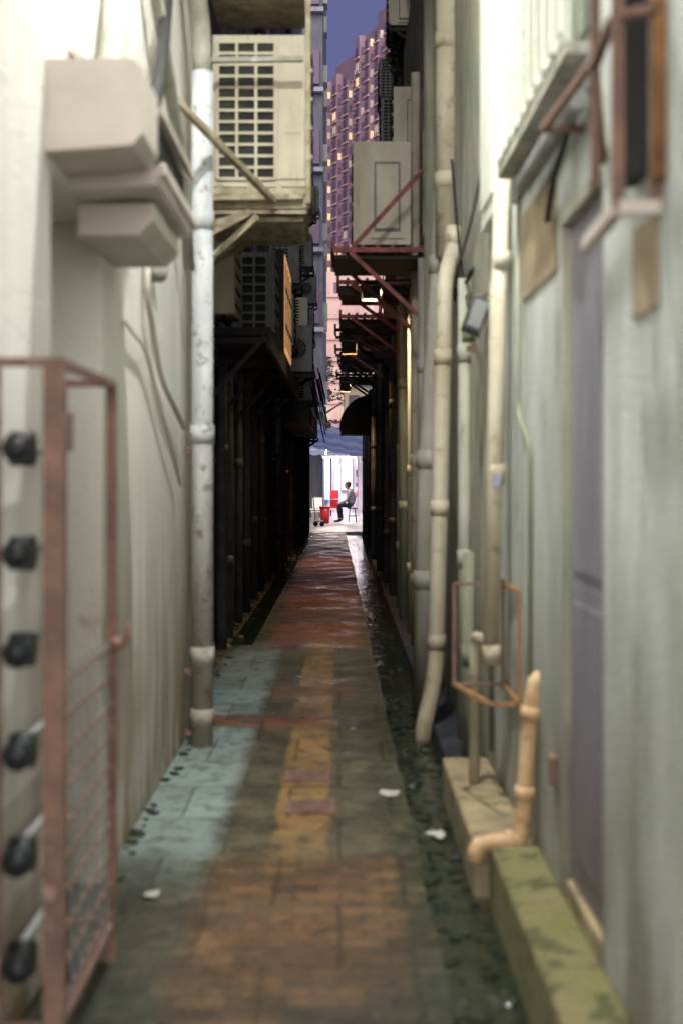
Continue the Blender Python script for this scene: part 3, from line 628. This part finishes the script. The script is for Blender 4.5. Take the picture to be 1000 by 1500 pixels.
tarp('market_tarp', -.3, 2.5, 51, 53, 3.1, 3.3, .12, ['tarp_white','red','tarp_white'], .4)
b = B('red_bucket'); b.cyl((-.44,43.6,.0),(-.44,43.6,.5),.13,'red',20,.16); b.cyl((-.44,43.6,.48),(-.44,43.6,.52),.175,'red',20); b.done()
b = B('plastic_crate')
for z in (.42,.72):
    b.box(-.30,-.02,45.6,46,z,z+.02,'red')
    for i in range(4): b.box(-.30,-.02,45.58,45.6,z+.03+i*.06,z+.06+i*.06,'red')
    b.box(-.30,-.28,45.6,46,z,z+.27,'red'); b.box(-.04,-.02,45.6,46,z,z+.27,'red'); b.box(-.30,-.02,45.98,46,z,z+.27,'red')
b.done()
b = B('market_table'); b.box(-1.3,.0,45.5,46.2,.36,.40,'white')
for x in (-1.25,-.05): b.box(x,x+.04,45.55,45.6,0,.36,'black'); b.box(x,x+.04,46.1,46.15,0,.36,'black')
b.done()
b = B('styrofoam_box'); b.box(-.85,-.62,43.8,44.2,.0,.3,'white'); b.box(-.87,-.60,43.78,44.22,.3,.36,'white'); b.done(.01)
b = B('styrofoam_box'); b.box(-.86,-.55,45.6,46,.41,.75,'white'); b.done(.01)
b = B('hand_cart'); b.box(-.72,-.46,41.0,41.5,.14,.17,'ac_grey'); b.cyl((-.68,41.0,.07),(-.68,41.05,.07),.07,'black'); b.cyl((-.50,41.0,.07),(-.50,41.05,.07),.07,'black'); b.tube([(-.70,41.5,.15),(-.76,41.6,.9)],.015,'black'); b.done()
b = B('stall_curtain')
for i in range(14): b.box(.60+i*.05,.64+i*.05,48+.03*(i%2),48.02+.03*(i%2),.1,2.1,'tarp_white' if i%3 else 'shopwall')
b.done()
def area(name, loc, sx, sy, e, col, rot=None):
    l = D.lights.new(name,'AREA'); l.shape='RECTANGLE'; l.size=sx; l.size_y=sy; l.energy=e; l.color=col
    o = D.objects.new(name, l); o.location=loc; sc.collection.objects.link(o)
    if rot: o.rotation_euler = rot
for (x,y,z,e,c,up) in ((-.2,44.9,2.35,110,(1,.80,.62),.6),(.6,53.5,2.75,270,(1,.88,.94),.3),(-.9,54.5,2.8,270,(1,.88,.94),.3),(0,42.6,2.02,26,(1,.85,.7),2.6)):
    b = B('fluorescent_lamp'); b.cyl((x-.5,y,z),(x+.5,y,z),.018,'tube',10); b.box(x-.55,x+.55,y-.03,y+.03,z+.03,z+.06,'white'); b.cyl((x-.4,y,z+.06),(x-.4,y,z+.5),.006,'white',6); b.done()
    area('fluorescent_light', (x,y,z-.05), 1.2, .15, e, c)
    area('fluorescent_light', (x,y,z+.08), 1.2, .15, e*up, (.9,.95,1), (math.pi,0,0))  # upward area light added to brighten the tarps

# ---------------------------------------------------------------- person on stool
PX, PY = .385, 44.6
b = B('stool')
b.cyl((PX+.02,PY,.42),(PX+.02,PY,.455),.155,'black',20)
for a in (.8,2.35,3.9,5.5):
    c, s_ = math.cos(a), math.sin(a); b.cyl((PX+.02+.17*c,PY+.17*s_,0),(PX+.02+.11*c,PY+.11*s_,.42),.016,'black',8)
b.tube([(PX+.02+.14*math.cos(t*math.pi/6),PY+.14*math.sin(t*math.pi/6),.2) for t in range(13)],.01,'black',seg=6); b.done()
def skinmesh(name, verts, edges, rad, root=0, sub=2):
    me = D.meshes.new(name); me.from_pydata(verts, edges, []); ob = D.objects.new(name, me); sc.collection.objects.link(ob)
    sk = ob.modifiers.new('skin','SKIN'); sk.use_smooth_shade = True
    for i, r in enumerate(rad): me.skin_vertices[0].data[i].radius = (r, r) if not isinstance(r, tuple) else r
    for i in range(len(rad)): me.skin_vertices[0].data[i].use_root = (i == root)
    ob.modifiers.new('sub','SUBSURF').levels = sub; ob.modifiers['sub'].render_levels = sub
    dg = bpy.context.evaluated_depsgraph_get(); em = D.meshes.new_from_object(ob.evaluated_get(dg))
    D.objects.remove(ob); o2 = D.objects.new(name, em); sc.collection.objects.link(o2)
    for p in em.polygons: p.use_smooth = True
    return o2
person = D.objects.new('seated_person', None); sc.collection.objects.link(person); person.location = (PX, PY, 0)
V = [(0,0,.54),(-.0,0,.68),(-.02,0,.84),(-.05,0,.97),(-.09,0,1.04),(-.11,0,1.10)]
E = [(0,1),(1,2),(2,3),(3,4),(4,5)]; Rr = [(.15,.13),(.15,.14),(.17,.145),(.12,.105),(.05,.05),(.048,.048)]
def chain(start, pts):
    p = start
    for (v, r) in pts: V.append(v); Rr.append(r); E.append((p, len(V)-1)); p = len(V)-1
for sg in (-1,1):
    chain(0, [((-.06,sg*.1,.535),.09),((-.24,sg*.12,.54),.078),((-.42 if sg<0 else -.36,sg*.14,.535),.062),((-.40 if sg<0 else -.33,sg*.14,.30),.056),((-.38 if sg<0 else -.30,sg*.14,.10),.040),((-.43 if sg<0 else -.35,sg*.14,.05),.042),((-.56 if sg<0 else -.48,sg*.15,.035),.032)])
    chain(3, [((-.05,sg*.12,.98),.075),((-.06,sg*.19,.95),.07),((-.10,sg*.23,.80),.058),((-.13,sg*.23,.70),.047),((-.24,sg*.18,.65),.040),((-.33,sg*.13,.625),.026)])
body = skinmesh('body', V, E, Rr)
for k in ('shirt','trousers','skin','black'): body.data.materials.append(M[k])
for p in body.data.polygons:
    c = p.center; z, x = c.z, c.x
    if z < .085: i = 3
    elif z < .13: i = 2 if z>.115 else 3
    elif z < .61 and not (x < -.27 and z > .598): i = 1
    elif x < -.26: i = 2
    elif z > 1.03: i = 2
    else: i = 0
    p.material_index = i
body.parent = person
hd = B('head'); hx, hz = -.135, 1.165
hd.sphere((hx,0,hz),.098,'skin',1.0,.80,1.14,20,14)
hd.sphere((hx-.02,0,hz-.055),.065,'skin',1.0,.85,.9)
hd.sphere((hx+.018,0,hz+.022),.106,'hair',.98,.84,1.02,20,14)
hd.sphere((hx-.100,0,hz-.012),.016,'skin',1.1,.8,1.3,8,6)
for sg in (-1,1):
    hd.sphere((hx+.008,sg*.083,hz-.01),.024,'skin',.7,.4,1.2,8,6); hd.sphere((hx-.087,sg*.03,hz+.008),.010,'hair',.6,1.2,.6,8,6)
hd.sphere((hx-.090,0,hz-.05),.014,'redpaint',.5,1.7,.4,8,6)
hd.cyl((-.10,0,1.03),(hx+.01,0,hz-.05),.048,'skin',14)
h = hd.done(parent=person)
for sg in (-1,1):
    b = B('hand'); w = Vector((-.34,sg*.125,.62))
    b.sphere((w.x-.035,w.y,w.z-.005),.045,'skin',1.0,.85,.42,12,8)
    for f,(dy,ln) in enumerate(((-.030,.055),(-.010,.068),(.010,.064),(.028,.05))):
        p = w+Vector((-.065,dy,0)); b.tube([p, p+Vector((-ln*.5,dy*.1,-.006)), p+Vector((-ln*.85,dy*.15,-.028)), p+Vector((-ln*.95,dy*.15,-.045))], .0088, 'skin', fil=.01, seg=8)
    p = w+Vector((-.02,-sg*.035,0)); b.tube([p,p+Vector((-.025,-sg*.022,-.006)),p+Vector((-.05,-sg*.026,-.014))],.010,'skin',seg=8)
    b.done(parent=person)

# ---------------------------------------------------------------- unseen shaded lamps
def lamp(name, x, y, z, xw, energy, col, skirt=.07):
    b = B(name); b.beam((xw,y,z+.085),(x+.1,y,z+.085),.02,.02,'black'); b.box(x-.10,x+.10,y-.10,y+.10,z+.03,z+.07,'black'); b.box(x-.07,x+.07,y-.07,y+.07,z+.005,z+.028,'unseen_lampglass')
    b.box(x-.10,x-.09,y-.10,y+.10,z-skirt,z+.028,'black'); b.box(x+.09,x+.10,y-.10,y+.10,z-skirt,z+.028,'black')
    b.box(x-.088,x+.088,y-.10,y-.09,z-skirt,z+.028,'black'); b.box(x-.088,x+.088,y+.09,y+.10,z-skirt,z+.028,'black'); b.done()
    area(name+'_light', (x,y,z-.005), .13, .13, energy, col)
lamp('unseen_lamp', -0.05, 4.9, 5.6, .72, 270, (1,.99,.95), .0)  # out-of-view overhead lamp, added to light the near walls
lamp('unseen_lamp', .30, 13.45, 3.25, .70, 40, (1,.78,.5), .10)  # hidden lamp added to brighten the pipes on the right
lamp('unseen_lamp', .12, 17.6, 3.12, .66, 30, (1,.52,.22), .13)
lamp('unseen_lamp', .10, 24.4, 3.05, .66, 60, (1,.52,.22), .13)

# ---------------------------------------------------------------- world, sun
w = D.worlds.new('World'); sc.world = w; w.use_nodes = True; nt = w.node_tree
bg = nt.nodes['Background']; sk = nt.nodes.new('ShaderNodeTexSky'); sk.sky_type = 'NISHITA'; sk.sun_disc = False
sk.sun_elevation = math.radians(4); sk.sun_rotation = math.radians(180)
mx = nt.nodes.new('ShaderNodeMix'); mx.data_type='RGBA'; mx.inputs[0].default_value=.85
nt.links.new(sk.outputs[0], mx.inputs[6]); mx.inputs[7].default_value=(1.25,1.25,3.2,1)
nt.links.new(mx.outputs[2], bg.inputs['Color']); bg.inputs['Strength'].default_value=.10
sl = D.lights.new('sun','SUN'); sl.energy=5.0; sl.angle=math.radians(75); sl.color=(1,.95,.87)
so = D.objects.new('sun', sl); so.rotation_euler = Vector((-.04,.9,-.42)).to_track_quat('-Z','Y').to_euler(); sc.collection.objects.link(so)

cam = D.cameras.new('camera'); cam.sensor_fit='VERTICAL'; cam.sensor_height=36; cam.sensor_width=24; cam.lens=50
cam.shift_y=-55/1500; cam.shift_x=3/1500; cam.clip_end=2000; cam.clip_start=.05
cam.dof.use_dof=True; cam.dof.focus_distance=34; cam.dof.aperture_fstop=1.9
co = D.objects.new('camera', cam); co.location=(0,0,1.5); co.rotation_euler=(math.radians(90),0,0); sc.collection.objects.link(co); sc.camera=co
sc.view_settings.view_transform='Standard'; sc.view_settings.look='None'; sc.view_settings.exposure=0
